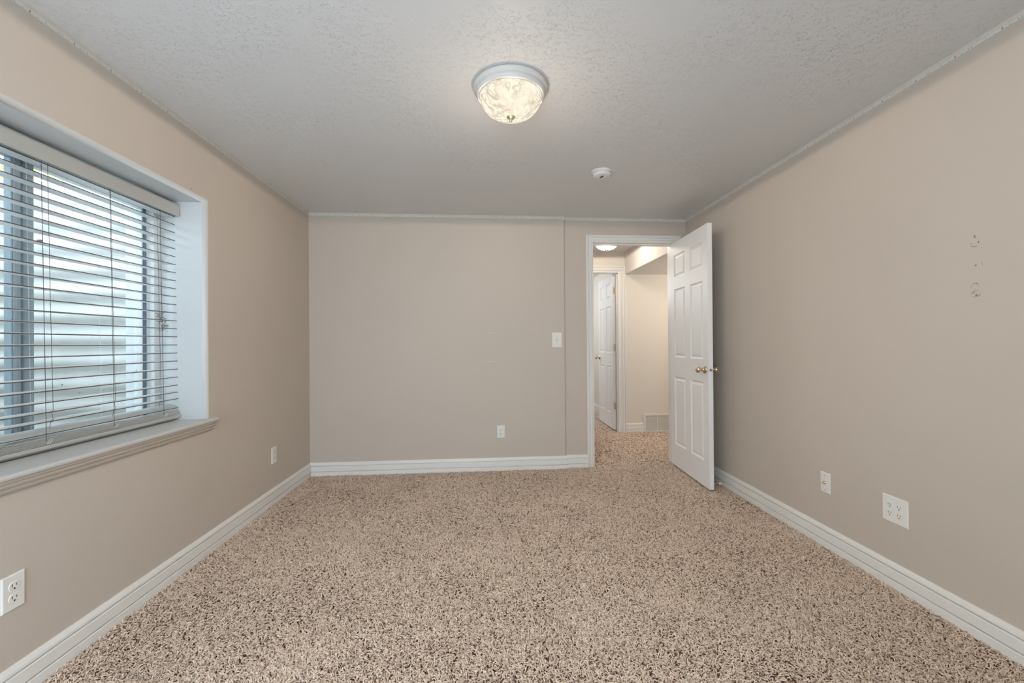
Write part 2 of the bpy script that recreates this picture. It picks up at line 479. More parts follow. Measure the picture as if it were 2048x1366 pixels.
def jamb(name, x0, x1, zt, ya, yb, stop_y, t=0.018):
    mb = MB()
    mb.box(x0 - t, x0, ya, yb, -0.005, zt + t)
    mb.box(x1, x1 + t, ya, yb, -0.005, zt + t)
    mb.box(x0, x1, ya, yb, zt, zt + t)
    s = 0.010
    mb.box(x0, x0 + s, stop_y, stop_y + 0.032, -0.005, zt)
    mb.box(x1 - s, x1, stop_y, stop_y + 0.032, -0.005, zt)
    mb.box(x0 + s, x1 - s, stop_y, stop_y + 0.032, zt - s, zt)
    return mb.obj(name, M_TRIM)

d1 = empty('door_frame', (1.39, YR, 0))
tag(d1, 'white moulded frame around the open doorway leading to the hall', 'door frame')
def keep(o, parent):
    o.parent = parent; o.matrix_parent_inverse = parent.matrix_world.inverted() if False else Matrix.Translation(-Vector(parent.location))
    return o
keep(casing('casing', DX0 - 0.005, DX1 + 0.003, DZ + 0.005, YR), d1)
keep(jamb('jamb', DX0, DX1, DZ, YR - 0.002, YR + 0.142, YR + 0.046), d1)
mb = MB().box(DX0 - 0.001, DX0 + 0.002, YR + 0.008, YR + 0.040, 0.90, 0.96)
keep(mb.obj('strike_plate', M_BRASSDULL), d1)
d2 = empty('door_frame', (1.30, YH, 0))
tag(d2, 'white moulded door frame on the far wall of the hall', 'door frame')
keep(casing('casing', HD0 - 0.005, HD1 + 0.045, HDZ + 0.022, YH), d2)
mb = MB()
mb.box(HD0 - 0.018, HD0, YH - 0.002, YH + 0.112, -0.005, HDZ + 0.018)
mb.box(HD1 + 0.006, HD1 + 0.050, YH - 0.002, YH + 0.112, -0.005, HDZ + 0.018)
mb.box(HD1 - 0.004, HD1 + 0.006, YH + 0.03, YH + 0.065, -0.005, HDZ)
mb.box(HD0, HD1 + 0.006, YH - 0.002, YH + 0.112, HDZ, HDZ + 0.018)
mb.box(HD0, HD1 + 0.006, YH + 0.03, YH + 0.065, HDZ - 0.010, HDZ)
keep(mb.obj('jamb', M_TRIM), d2)

# ------------------------------------------------------------------ six-panel doors
def panel_door(w, h, t, rows):
    """slab: u 0..w from the free edge to the hinge edge, z 0..h, thickness 0..t (face A at 0, face B at t)"""
    mb = MB(); st = 0.088; mul = 0.103
    pw = (w - 2 * st - mul) / 2
    cols = [(st, st + pw), (w - st - pw, w - st)]
    us = sorted({0, w, *[c for p in cols for c in p]}); zs = sorted({0, h, *[c for p in rows for c in p]})
    for side in (0, 1):
        def P(u, z, d):
            return (u, d if side == 0 else t - d, z)
        for i in range(len(us) - 1):
            for j in range(len(zs) - 1):
                u0, u1, z0, z1 = us[i], us[i + 1], zs[j], zs[j + 1]
                if (u0, u1) in cols and (z0, z1) in [tuple(r) for r in rows]:
                    rr = []
                    for o_, d_ in ((0, 0), (0.0035, 0.0015), (0.013, 0.0085), (0.017, 0.0085), (0.036, 0.0020)):
                        rr.append([P(u0 + o_, z0 + o_, d_), P(u1 - o_, z0 + o_, d_), P(u1 - o_, z1 - o_, d_), P(u0 + o_, z1 - o_, d_)])
                    for a, b in zip(rr[:-1], rr[1:]):
                        mb.add(a + b, [(k, (k + 1) % 4, 4 + (k + 1) % 4, 4 + k) for k in range(4)])
                    mb.add(rr[-1], [(0, 1, 2, 3)])
                else:
                    mb.add([P(u0, z0, 0), P(u1, z0, 0), P(u1, z1, 0), P(u0, z1, 0)], [(0, 1, 2, 3)])
    for a, b in (((0, 0), (w, 0)), ((w, 0), (w, h)), ((w, h), (0, h)), ((0, h), (0, 0))):
        mb.add([(a[0], 0, a[1]), (b[0], 0, b[1]), (b[0], t, b[1]), (a[0], t, a[1])], [(0, 1, 2, 3)])
    return mb
def knob(mb, c, ax):
    mb.lathe([(0.0, -0.001), (0.032, 0.0), (0.032, 0.003), (0.028, 0.008), (0.018, 0.011), (0.013, 0.016), (0.011, 0.026), (0.012, 0.031),
              (0.020, 0.037), (0.0255, 0.046), (0.0265, 0.054), (0.024, 0.062), (0.017, 0.069), (0.008, 0.072), (0.0, 0.0725)], c, ax, 32)
ROWS = [(0.20, 0.817), (0.994, 1.613), (1.718, 1.925)]
def build_door(name, label, corner, u_dir, t_dir, w, h, t, z0, with_stop=False, latch_at_edge=True):
    """corner = free-edge foot of the visible face; u_dir towards the hinge; t_dir through the slab"""
    root = empty(name, (corner[0], corner[1], z0))
    u = Vector((u_dir[0], u_dir[1], 0)).normalized(); tt = Vector((t_dir[0], t_dir[1], 0)); tt = (tt - tt.dot(u) * u).normalized()
    root.rotation_euler = (0, 0, math.atan2(u.y, u.x))
    flip = Vector((-u.y, u.x, 0)).dot(tt) < 0
    def fl(mb):
        if flip: mb.v = [(x, -y, z) for x, y, z in mb.v]
        return mb
    fl(panel_door(w, h, t, [(a, b) for a, b in ROWS])).obj('slab', M_DOOR, root, bevel=(0.0012, 2))
    for s, nm in ((-1, 'knob'), (1, 'knob')):
        mb = MB(); knob(mb, (0.060, 0 if s < 0 else t, 0.915), (0, s, 0))
        fl(mb).obj(nm, M_BRASS, root)
    mb = MB(); mb.lathe([(0, 0), (0.0115, 0.0), (0.0115, 0.0015), (0.009, 0.0022), (0.0085, 0.0075), (0.006, 0.010), (0, 0.0105)], (0.0, t / 2, 0.915), (-1, 0, 0), 20)
    fl(mb).obj('latch', M_STEEL, root)
    return root, fl
U1 = Vector((0.035, 0.745)); T1 = Vector((0.745, -0.035))
door_a, flA = build_door('door_1', None, (1.7005, 3.165), U1, T1, 0.746, 2.042, 0.035, 0.020)
door_a['kind'] = 'structure'
door_a['label'] = 'white six-panel door with brass knobs, swung open against the right wall'
door_a['category'] = 'door'
for hz in (0.20, 1.02, 1.84):
    mb = MB(); mb.tube([(0.746, 0.040, hz - 0.045), (0.746, 0.040, hz + 0.045)], 0.0065, 12)
    mb.box(0.716, 0.746, 0.033, 0.0365, hz - 0.044, hz + 0.044)
    flA(mb).obj('hinge', M_BRASSDULL, door_a)
mb = MB(); mb.lathe([(0, 0), (0.012, 0), (0.012, 0.006), (0.005, 0.008), (0.0045, 0.062), (0.0, 0.062)], (0.045, 0.035, 0.032), (0, 1, 0), 16)
ds = flA(mb).obj('door_stop', M_BRASSDULL, door_a)
mb = MB(); mb.lathe([(0, 0.058), (0.0075, 0.058), (0.009, 0.062), (0.009, 0.074), (0.007, 0.078), (0, 0.079)], (0.045, 0.035, 0.032), (0, 1, 0), 16)
flA(mb).obj('rubber_tip', M_PLATE, ds)

U2 = Vector((-0.013, -0.74)); T2 = Vector((0.74, -0.013))
door_b, flB = build_door('door_2', None, (1.668, 6.225), U2, T2, 0.742, 2.022, 0.035, 0.020)
door_b['kind'] = 'structure'
door_b['label'] = 'white six-panel door ajar beyond the hall, seen edge-on with three hinges'
door_b['category'] = 'door'
for hz in (0.307, 1.065, 1.807):
    mb = MB(); mb.tube([(0.746, 0.041, hz - 0.044), (0.746, 0.041, hz + 0.044)], 0.0068, 12)
    mb.box(0.742, 0.7436, 0.006, 0.037, hz - 0.044, hz + 0.044)
    flB(mb).obj('hinge', M_BRASSDULL, door_b)

# ------------------------------------------------------------------ wallpaper border remnants at the ceiling
ZB0, ZB1 = 2.2835, 2.2945
def strip(name, axis, a0, a1, wallpos, sgn, phase, idx):
    pale = MB(); pale.mi = 0
    th = 0.0015
    def bx(m, z0, z1, tt):
        if axis == 1: m.box(min(wallpos, wallpos + sgn * tt), max(wallpos, wallpos + sgn * tt), a0, a1, z0, z1)
        else: m.box(a0, a1, min(wallpos, wallpos + sgn * tt), max(wallpos, wallpos + sgn * tt), z0, z1)
    bx(pale, ZB1, H, 0.0022)
    pale.mi = 1
    bx(pale, ZB0, ZB1, th)
    m = border_mat('border_print_%d' % idx, axis, phase)
    return struct(pale.obj(name, [M_PLASTER2, m]))
M_PLASTER2 = mat('cut_plaster_edge', (0.67, 0.605, 0.53), 0.8, var=0.05, noise=22)
strip('trim_2', 1, YF, YB, XL, 1, 1.580, 1)
strip('trim_3', 0, XL, XJ, YB, -1, 0.172, 2)
strip('trim_4', 0, XJ, XR, YR, -1, 0.820, 3)
strip('trim_5', 1, YF, YR, XR, -1, 1.423, 4)

# ------------------------------------------------------------------ marks on the walls
def blob(mb, cy, cz, ry, rz, x, sgn, seed, n=12, th=0.0008):
    rnd = random.Random(seed); ring = []
    for i in range(n):
        a = 2 * math.pi * i / n; k = 0.75 + 0.4 * rnd.random()
        ring.append((cy + ry * k * math.cos(a), cz + rz * k * math.sin(a)))
    mb.rings([[(x, a, b) for a, b in ring], [(x + sgn * th, cy + (a - cy) * 0.85, cz + (b - cz) * 0.85) for a, b in ring]], False)
def arc(mb, pts, w, x, sgn, th=0.0007):
    for (a, b), (c, d) in zip(pts[:-1], pts[1:]):
        dv = Vector((c - a, d - b)); n = Vector((-dv.y, dv.x)).normalized() * w / 2
        q = [(a - n.x, b - n.y), (c - n.x, d - n.y), (c + n.x, d + n.y), (a + n.x, b + n.y)]
        mb.rings([[(x, *p) for p in q], [(x + sgn * th, *p) for p in q]], False)
def marks():
    dark = MB(); torn = MB(); X = XR; s = -1
    blob(torn, 1.521, 1.551, 0.0035, 0.007, X, s, 1)
    blob(dark, 1.508, 1.527, 0.0018, 0.0035, X, s, 2)
    blob(torn, 1.534, 1.526, 0.0018, 0.0028, X, s, 3)
    arc(torn, [(1.533, 1.519), (1.529, 1.513), (1.522, 1.512), (1.514, 1.514)], 0.0022, X, s)
    blob(torn, 1.508, 1.536, 0.001, 0.002, X, s, 4)
    blob(torn, 1.5185, 1.439, 0.0045, 0.0035, X, s, 5)
    arc(torn, [(1.497, 1.448), (1.4965, 1.434)], 0.0014, X, s)
    arc(torn, [(1.529, 1.366), (1.524, 1.369), (1.516, 1.367), (1.511, 1.369)], 0.0022, X, s)
    blob(torn, 1.5135, 1.3685, 0.003, 0.003, X, s, 6)
    for yy, zz in ((1.534, 1.361), (1.535, 1.354), (1.510, 1.358)): blob(torn, yy, zz, 0.0014, 0.0014, X, s, 7 + int(yy * 9))
    arc(torn, [(1.535, 1.331), (1.528, 1.334), (1.524, 1.340), (1.512, 1.3405)], 0.002, X, s)
    blob(torn, 1.5265, 1.3355, 0.0032, 0.0035, X, s, 12)
    blob(dark, 1.5165, 1.3235, 0.005, 0.0018, X, s, 13)
    arc(torn, [(1.529, 1.319), (1.521, 1.3165), (1.510, 1.3195), (1.5045, 1.3225), (1.507, 1.328)], 0.0022, X, s)
    torn.obj('torn_paint', M_TORN, W_RIGHT)
    dark.obj('anchor_hole', M_HOLE, W_RIGHT)
    # faint scuffs and nail holes on the far wall and the left wall
    mb = MB()
    for z in (1.243, 0.988):
        for a, b in ((0.020, 0.042), (0.046, 0.068), (0.070, 0.086)):
            mb.box(a, b, YB - 0.0006, YB, z, z + 0.0032)
    mb.obj('scuff_mark', M_PLASTER, W_BACK)
    mb = MB()
    for x, z in ((-0.552, 1.80), (0.12, 1.62)):
        mb.lathe([(0, 0), (0.003, 0), (0.0025, 0.0006), (0, 0.0007)], (x, YB, z), (0, -1, 0), 8)
    mb.obj('nail_hole', M_TORN, W_BACK)
    mb = MB(); mb.lathe([(0, 0), (0.0035, 0), (0.003, 0.0006), (0, 0.0007)], (XL, 2.385, 1.975), (1, 0, 0), 8)
    mb.obj('nail_hole', M_TORN, W_LEFT)
marks()

# ------------------------------------------------------------------ outlets, switch, coaxial plate
# local frame: plate in the XZ plane, facing -Y, centred at the origin
def plate_mesh(w, h, t=0.0055):
    mb = MB(); b = 0.004
    def rc(ww, hh, y): return [(-ww / 2, y, -hh / 2), (ww / 2, y, -hh / 2), (ww / 2, y, hh / 2), (-ww / 2, y, hh / 2)]
    mb.rings([rc(w, h, 0), rc(w, h, -t * 0.45), rc(w - b, h - b, -t * 0.85), rc(w - 2 * b, h - 2 * b, -t)], False)
    return mb
def receptacle_mesh(cx, cz, y=-0.0055):
    mb = MB(); ring = []; n = 28
    for i in range(n):
        a = 2 * math.pi * i / n
        x = 0.0172 * math.cos(a); z = 0.0172 * math.sin(a)
        z = max(-0.0140, min(0.0140, z)); ring.append((x, z))
    mb.rings([[(cx + a, y + 0.001, cz + b) for a, b in ring], [(cx + a, y - 0.0008, cz + b) for a, b in ring],
              [(cx + a * 0.93, y - 0.0016, cz + b * 0.93) for a, b in ring]], False)
    return mb
def slot_mesh(cx, cz, y=-0.0072):
    mb = MB()
    mb.box(cx - 0.0078, cx - 0.0056, y - 0.0003, y + 0.001, cz - 0.0015, cz + 0.0078)
    mb.box(cx + 0.0056, cx + 0.0074, y - 0.0003, y + 0.001, cz - 0.0005, cz + 0.0072)
    mb.lathe([(0, 0), (0.0028, 0), (0.0028, 0.0013), (0, 0.0013)], (cx, y + 0.001, cz - 0.0078), (0, -1, 0), 12)
    return mb
def screw(root, x, z):
    mb = MB(); mb.lathe([(0, 0), (0.0030, 0), (0.0028, 0.0010), (0, 0.0014)], (x, -0.0054, z), (0, -1, 0), 12)
    mb.obj('screw', M_SCREW, root)
def outlet(loc, rz, label, w=0.070, h=0.115, cols=(0.0,), group=None):
    root = empty('electrical_outlet', loc, (0, 0, rz))
    tag(root, label, 'outlet', group)
    plate_mesh(w, h).obj('cover_plate', M_PLATE, root)
    for cx in cols:
        for cz in (0.0195, -0.0195):
            rc = receptacle_mesh(cx, cz).obj('receptacle', M_PLATE, root)
            slot_mesh(cx, cz).obj('slots', M_SLOT, rc)
        mb = MB(); mb.lathe([(0, 0), (0.0026, 0), (0.0024, 0.0009), (0, 0.0012)], (cx, -0.0054, 0), (0, -1, 0), 12)
        mb.obj('screw', M_PLATE, root)
    return root
R90 = math.pi / 2
outlet((XL, 1.523, 0.355), R90, 'white duplex outlet low on the left wall below the window, nearest the camera')
outlet((XL, 3.253, 0.351), R90, 'white duplex outlet on the left wall between the window and the far corner')
outlet((0.1365, YB, 0.351), 0, 'white duplex outlet low in the middle of the far wall')
outlet((XR, 1.856, 0.362), -R90, 'white double-wide outlet plate with four sockets on the right wall', w=0.1255, h=0.124, cols=(-0.023, 0.023))

cx = empty('coaxial_wall_plate', (XR, 2.266, 0.359), (0, 0, -R90))
tag(cx, 'narrow white plate with a brass cable jack on the right wall near the door', 'wall plate')
plate_mesh(0.068, 0.113).obj('cover_plate', M_PLATE, cx)
mb = MB(); mb.lathe([(0, 0), (0.0068, 0), (0.0068, 0.003), (0.0046, 0.003), (0.0046, 0.013), (0.0030, 0.0135), (0.0008, 0.0135), (0, 0.0136)], (0, -0.0055, 0.001), (0, -1, 0), 6, False)
mb.obj('cable_jack', M_BRASS, cx)
screw(cx, 0, 0.042); screw(cx, 0, -0.042)

sw = empty('light_switch', (0.654, YB, 1.1785))
tag(sw, 'white toggle light switch on the far wall beside the doorway recess', 'switch')
plate_mesh(0.090, 0.135).obj('cover_plate', M_PLATE, sw)
mb = MB(); mb.box(-0.0052, 0.0052, -0.0063, -0.0053, -0.0120, 0.0120)
mb.obj('toggle_opening', M_SCREW, sw)
mb = MB()
mb.rings([[(-0.004, -0.006, -0.009), (0.004, -0.006, -0.009), (0.004, -0.006, 0.004), (-0.004, -0.006, 0.004)],
          [(-0.0036, -0.0175, 0.0050), (0.0036, -0.0175, 0.0050), (0.0036, -0.0175, 0.0105), (-0.0036, -0.0175, 0.0105)]], False)
mb.obj('toggle', M_PLATE, sw)
screw(sw, 0, 0.030); screw(sw, 0, -0.030)

# ------------------------------------------------------------------ smoke detector
sd = empty('smoke_detector', (0.795, 2.855, H))
tag(sd, 'round white smoke detector with a black sensor slot on the ceiling', 'smoke detector')
mb = MB(); mb.lathe([(0, 0), (0.070, 0), (0.070, 0.006), (0.0675, 0.009), (0.064, 0.010), (0.064, 0.0125), (0, 0.0125)], (0, 0, 0), (0, 0, -1), 48)
mb.obj('mounting_ring', M_DETECT, sd)
mb = MB(); mb.lathe([(0, 0.012), (0.0615, 0.012), (0.0605, 0.030), (0.057, 0.035), (0.050, 0.037), (0.034, 0.037), (0.032, 0.0385), (0.020, 0.039), (0, 0.039)], (0, 0, 0), (0, 0, -1), 48)
mb.box(-0.002, 0.002, -0.0625, -0.058, -0.022, -0.010)
mb.obj('cover', M_DETECT, sd)
mb = MB()
c, s_ = math.cos(0.12), math.sin(0.12)
q = [(-0.0085, -0.026), (0.0085, -0.026), (0.0085, 0.014), (-0.0085, 0.014)]
q = [(a * c - b * s_ - 0.004, a * s_ + b * c) for a, b in q]
mb.rings([[(a, b, -0.0370) for a, b in q], [(a, b, -0.0405) for a, b in q]], False)
mb.obj('sensor_slot', M_BLACK, sd)
mb = MB(); mb.box(0.016, 0.027, -0.004, 0.004, -0.0392, -0.0375)
mb.obj('test_button', M_PLATE, sd)

# ------------------------------------------------------------------ ceiling lamps
def ceiling_lamp(name, loc, label, scale, watts, col, em, dome_col, size, veins='alabaster_glass'):
    root = empty(name, loc)
    tag(root, label, 'ceiling light')
    k = scale
    mb = MB()
    mb.lathe([(0, 0), (0.158 * k, 0), (0.164 * k, 0.004), (0.168 * k, 0.012), (0.168 * k, 0.020), (0.163 * k, 0.026), (0.156 * k, 0.029), (0.1555 * k, 0.031), (0.1575 * k, 0.033),
              (0.1575 * k, 0.036), (0.153 * k, 0.040), (0.151 * k, 0.045), (0.146 * k, 0.048), (0.144 * k, 0.0485), (0.1405 * k, 0.0485), (0.1405 * k, 0.042), (0.132 * k, 0.020), (0, 0.018)],
             (0, 0, 0), (0, 0, -1), 72)
    mb.obj('pan', M_WHITE, root)
    mb = MB(); prof = []
    for i in range(15):
        a = i / 14 * math.pi / 2
        prof.append((0.1395 * k * math.cos(a) ** 0.72, 0.044 + 0.094 * k * math.sin(a) ** 1.05))
    rs = []
    n = 64
    for r, h in prof:
        r = max(r, 1e-4)
        rs.append([(r * math.cos(2 * math.pi * i / n), r * math.sin(2 * math.pi * i / n), -h) for i in range(n)])
    mb.rings(rs, True, cap0=False)
    mb.obj('glass_shade', dome_mat(veins, em, dome_col), root)
    zb = 0.044 + 0.094 * k
    mb = MB(); mb.lathe([(0, zb - 0.002), (0.019, zb - 0.001), (0.019, zb + 0.002), (0.016, zb + 0.004), (0.013, zb + 0.005), (0.011, zb + 0.008), (0.005, zb + 0.010), (0.0065, zb + 0.013),
                         (0.0065, zb + 0.018), (0.004, zb + 0.023), (0, zb + 0.024)], (0, 0, 0), (0, 0, -1), 24)
    mb.obj('finial', M_BRASSDULL, root)
    for i in range(6):      # light leaving the bowl all round, downwards and sideways
        a = math.pi * (i + 0.5) / 3
        l = bpy.data.lights.new('lamp_light', 'SPOT'); l.energy = watts / 6; l.color = col
        l.spot_size = math.radians(180); l.spot_blend = 0.02; l.shadow_soft_size = size
        o = bpy.data.objects.new('lamp_light', l); COL.objects.link(o)
        o.location = (0.185 * k * math.cos(a), 0.185 * k * math.sin(a), -0.061); o.parent = root
    l = bpy.data.lights.new('lamp_glow', 'POINT'); l.energy = watts * 0.09; l.color = col; l.shadow_soft_size = 0.04
    o = bpy.data.objects.new('lamp_glow', l); COL.objects.link(o); o.location = (0, 0, -(zb + 0.28)); o.parent = root
    return root
ceiling_lamp('ceiling_lamp', (0.122, 1.935, H), 'flush ceiling lamp with veined alabaster glass bowl and white rim in the room',
             1.0, ROOM_LAMP_W, ROOM_LAMP_COL, 0.93, (1.0, 0.90, 0.73), 0.018)
ceiling_lamp('ceiling_lamp', (1.345, 4.66, H - 0.005), 'glowing white bowl lamp on the hall ceiling, just showing under the door head',
             0.92, HALL_LAMP_W, HALL_LAMP_COL, 2.0, (1.0, 0.96, 0.88), 0.018, 'frosted_glass')

for nm, lc, w in (('hall_fill_light', (2.9, 4.55, 1.8), 16.0), ('far_room_fill_light', (0.6, 6.9, 2.0), 30.0)):  # fill lights added out of view to brighten both spaces, no fixtures there
    l = bpy.data.lights.new(nm, 'POINT'); l.energy = w; l.color = HALL_LAMP_COL if 'hall' in nm else (0.9, 0.95, 1.0); l.shadow_soft_size = 0.12
    o = bpy.data.objects.new(nm, l); COL.objects.link(o); o.location = lc

# ------------------------------------------------------------------ return-air grille in the hall
g = empty('air_grille', (2.39, YH, 0))
tag(g, 'white louvred return-air grille at the foot of the hall wall', 'air grille')
W2, GZ = 0.378, 0.234
mb = MB()
mb.box(-W2, W2, -0.012, 0, GZ - 0.026, GZ); mb.box(-W2, W2, -0.012, 0, 0.0, 0.022)
mb.box(-W2, -W2 + 0.036, -0.012, 0, 0.022, GZ - 0.026); mb.box(W2 - 0.036, W2, -0.012, 0, 0.022, GZ - 0.026)
mb.obj('frame', M_GRILLE, g, bevel=(0.002, 2))
mb = MB()
for x in (-0.19, -0.038, 0.114, 0.266):
    mb = MB().box(x - 0.006, x + 0.006, -0.011, -0.001, 0.022, GZ - 0.026)
    mb.obj('divider', M_GRILLE, g)
mb = MB(); n = 20
for i in range(n):
    z = 0.026 + i * (GZ - 0.056) / (n - 1)
    mb.rings([[(x, -0.009, z), (x, -0.0015, z + 0.0065), (x, -0.001, z + 0.0055), (x, -0.0085, z - 0.001)] for x in (-W2 + 0.036, W2 - 0.036)], False)
mb.obj('louvre', M_GRILLE, g)
mb = MB(); mb.box(-W2 + 0.03, W2 - 0.03, -0.0008, 0, 0.02, GZ - 0.02); mb.obj('duct_opening', M_VOID, g)
mb = MB(); mb.lathe([(0, 0), (0.004, 0), (0.003, 0.0015), (0, 0.002)], (-W2 + 0.018, -0.012, 0.105), (0, -1, 0), 10); mb.obj('screw', M_SCREW, g)

# ------------------------------------------------------------------ window
win = empty('window_1', (-1.83, 1.825, 0.745)); struct(win)
win['label'] = 'white vinyl sliding window behind the slatted blind, looking into a window well'
win['category'] = 'window'
def wk(o): return keep(o, win)
def frame_ring(y0, y1, z0, z1, w, xa, xb, wt=None, wb=None):
    wt = wt or w; wb = wb or w; m = MB()
    m.box(xa, xb, y0, y0 + w, z0, z1); m.box(xa, xb, y1 - w, y1, z0, z1)
    m.box(xa, xb, y0 + w, y1 - w, z0, z0 + wb); m.box(xa, xb, y0 + w, y1 - w, z1 - wt, z1)
    return m
FY0, FY1, FZ0, FZ1 = WY0, WY1, 0.745, WZ1
wk(frame_ring(FY0, FY1, FZ0, FZ1, 0.038, -1.875, -1.777, 0.030, 0.022).obj('window_frame', M_VINYL, bevel=(0.003, 2)))
m = frame_ring(FY0 + 0.038, FY1 - 0.038, FZ0 + 0.022, FZ1 - 0.030, 0.010, -1.870, -1.800, 0.010, 0.006)
wk(m.obj('track', M_VINYL))
m = MB(); m.box(-1.830, -1.8085, FY1 - 0.0610, FY1 - 0.048, FZ0 + 0.03, FZ1 - 0.04)
wk(m.obj('seal', M_VINYLGREY))
m = frame_ring(1.872, FY1 - 0.061, FZ0 + 0.028, FZ1 - 0.040, 0.008, -1.845, -1.815, 0.02, 0.022)
wk(m.obj('fixed_sash', M_VINYL, bevel=(0.002, 2)))
m = MB(); m.box(-1.845, -1.803, 1.818, 1.872, FZ0 + 0.028, FZ1 - 0.040)
wk(m.obj('meeting_stile', M_SASH, bevel=(0.003, 2)))
m = frame_ring(FY0 + 0.048, 1.803, FZ0 + 0.028, FZ1 - 0.040, 0.034, -1.812, -1.784, 0.03, 0.028)
m.box(-1.784, -1.779, 1.773, 1.787, FZ0 + 0.028, FZ1 - 0.040)
wk(m.obj('sliding_sash', M_SASH, bevel=(0.003, 2)))
m = MB(); m.box(-1.810, -1.790, 1.8035, 1.8175, FZ0 + 0.028, FZ1 - 0.04)
wk(m.obj('seal', M_VINYLGREY))
m = MB(); m.box(-1.832, -1.828, 1.868, FY1 - 0.062, FZ0 + 0.04, FZ1 - 0.05)
wp = wk(m.obj('window_pane', M_GLASS))
m = MB(); m.box(-1.800, -1.796, FY0 + 0.078, 1.772, FZ0 + 0.05, FZ1 - 0.065)
wk(m.obj('window_pane', M_GLASS))
# specks of dirt and a dry leaf stuck to the glass
m = MB(); rnd = random.Random(5)
for (px, pz, rr) in ((2.012, 0.985, 0.005), (2.092, 0.94, 0.004), (2.05, 1.30, 0.0022), (2.10, 1.20, 0.0026), (2.14, 1.17, 0.002), (2.08, 1.42, 0.002), (2.20, 1.12, 0.002),
                     (2.41, 1.02, 0.004), (2.09, 1.08, 0.0022), (1.99, 1.60, 0.002), (2.08, 1.66, 0.0022), (2.22, 1.55, 0.002), (2.17, 0.99, 0.002), (2.3, 1.35, 0.0018)):
    blob(m, px, pz, rr, rr * 0.8, -1.828, 1, int(px * 1000), 8, 0.0008)
wk(m.obj('dirt_speck', M_DRYLEAF))

m = MB(); L0 = (-1.8265, 1.888, 1.565)
m.add([L0, (-1.822, 1.905, 1.588), (-1.818, 1.925, 1.592), (-1.820, 1.914, 1.574), (-1.8262, 1.893, 1.5655), (-1.815, 1.904, 1.575)],
      [(0, 1, 5), (1, 2, 5), (2, 3, 5), (3, 4, 5), (4, 0, 5)])
wk(m.obj('dry_leaf', M_DRYLEAF))
# stool and apron
st = empty('window_sill', (-1.52, 1.82, 0.745)); tag(st, 'white painted sill board with moulded apron under the window', 'window sill')
m = MB()
m.box(-1.777, XL, WY0, WY1, 0.735, 0.745)
prof = [(XL, 0.727), (-1.505, 0.727), (-1.5015, 0.7295), (-1.5, 0.735), (-1.5, 0.738), (-1.5015, 0.7425), (-1.506, 0.745), (XL, 0.745)]
m.rings([[(x, WY0 - 0.057, z) for x, z in prof], [(x, WY1 + 0.057, z) for x, z in prof]], False)
keep(m.obj('sill_board', M_SILL), st)
ap = [(XL, 0.727), (-1.5085, 0.727), (-1.5095, 0.717), (-1.5150, 0.712), (-1.5150, 0.708), (-1.5125, 0.706), (-1.5150, 0.700), (-1.5205, 0.696), (-1.5205, 0.693), (-1.5185, 0.691), (-1.521, 0.684), (-1.528, 0.680), (XL, 0.680)]
def apf(y, sg): return [(x, y + sg * ((x - XL) * 0.9), z) for x, z in ap]
m = MB(); m.rings([apf(WY0 - 0.022, -1), apf(WY1 + 0.022, 1)], False)
keep(m.obj('apron', M_APRON), st)

# ------------------------------------------------------------------ horizontal blind
bl = empty('window_blind', (-1.70, 1.825, 1.90))
tag(bl, 'white horizontal slat blind hanging open in the window, lowest slats stacked on the sill', 'blind')
BY0, BY1 = 1.165, 2.485
def bk(o): return keep(o, bl)
m = MB(); pv = [(-1.681, 1.857), (-1.669, 1.857), (-1.667, 1.860), (-1.667, 1.914), (-1.669, 1.917), (-1.669, 1.920), (-1.672, 1.923), (-1.681, 1.923)]
m.rings([[(x, 1.157, z) for x, z in pv], [(x, 2.4915, z) for x, z in pv]], False)
bk(m.obj('valance', M_RAIL))
m = MB(); m.box(-1.745, -1.684, 1.165, 2.485, 1.872, 1.905); bk(m.obj('head_rail', M_RAIL, bevel=(0.002, 2)))
def xoff(z): return 0.016 * (1.85 - z) / 1.05
def slat(z, tilt=0.0, y0=BY0, y1=BY1, xo=0.0, w=0.050, sag=0.0, arch=0.0022, th=0.0040, skew=0.0):
    m = MB(); xc = -1.711 + xoff(z) + xo; n = 6
    def sec(y):
        k = (y - BY0) / (BY1 - BY0)
        dz = -sag * 4 * k * (1 - k) + skew * (0.5 - k); top = []; bot = []
        for i in range(n + 1):
            t = -1 + 2 * i / n
            px = t * w / 2; pz = arch * (1 - t * t)
            e = th / 2
            for lst, sg in ((top, 1), (bot, -1)):
                X = px * math.cos(tilt) + (pz + sg * e) * math.sin(tilt)
                Z = -px * math.sin(tilt) + (pz + sg * e) * math.cos(tilt)
                lst.append((xc + X, y, z + dz + Z))
        return top + bot[::-1]
    ys = [y0 + (y1 - y0) * i / 6 for i in range(7)] if (sag or skew) else [y0, y1]
    R_ = [sec(y) for y in ys]; N = len(R_[0]); m.rings(R_, False)
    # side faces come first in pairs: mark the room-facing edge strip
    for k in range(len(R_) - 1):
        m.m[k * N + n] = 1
    return m
zs = [1.8535 - 0.0437 * i for i in range(22)] + [0.898, 0.862]
rnd = random.Random(3)
for z in zs:
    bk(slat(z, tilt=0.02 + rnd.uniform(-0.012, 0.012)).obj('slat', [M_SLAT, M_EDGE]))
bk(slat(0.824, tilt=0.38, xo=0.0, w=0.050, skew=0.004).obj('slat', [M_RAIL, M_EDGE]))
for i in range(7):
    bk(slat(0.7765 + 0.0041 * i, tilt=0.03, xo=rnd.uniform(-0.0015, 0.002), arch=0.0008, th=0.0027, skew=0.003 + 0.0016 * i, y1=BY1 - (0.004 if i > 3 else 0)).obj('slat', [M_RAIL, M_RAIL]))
m = MB(); pr = [(-1.716, 0.7455), (-1.690, 0.7455), (-1.674, 0.756), (-1.668, 0.757), (-1.665, 0.760), (-1.665, 0.768), (-1.668, 0.7725), (-1.716, 0.7725)]
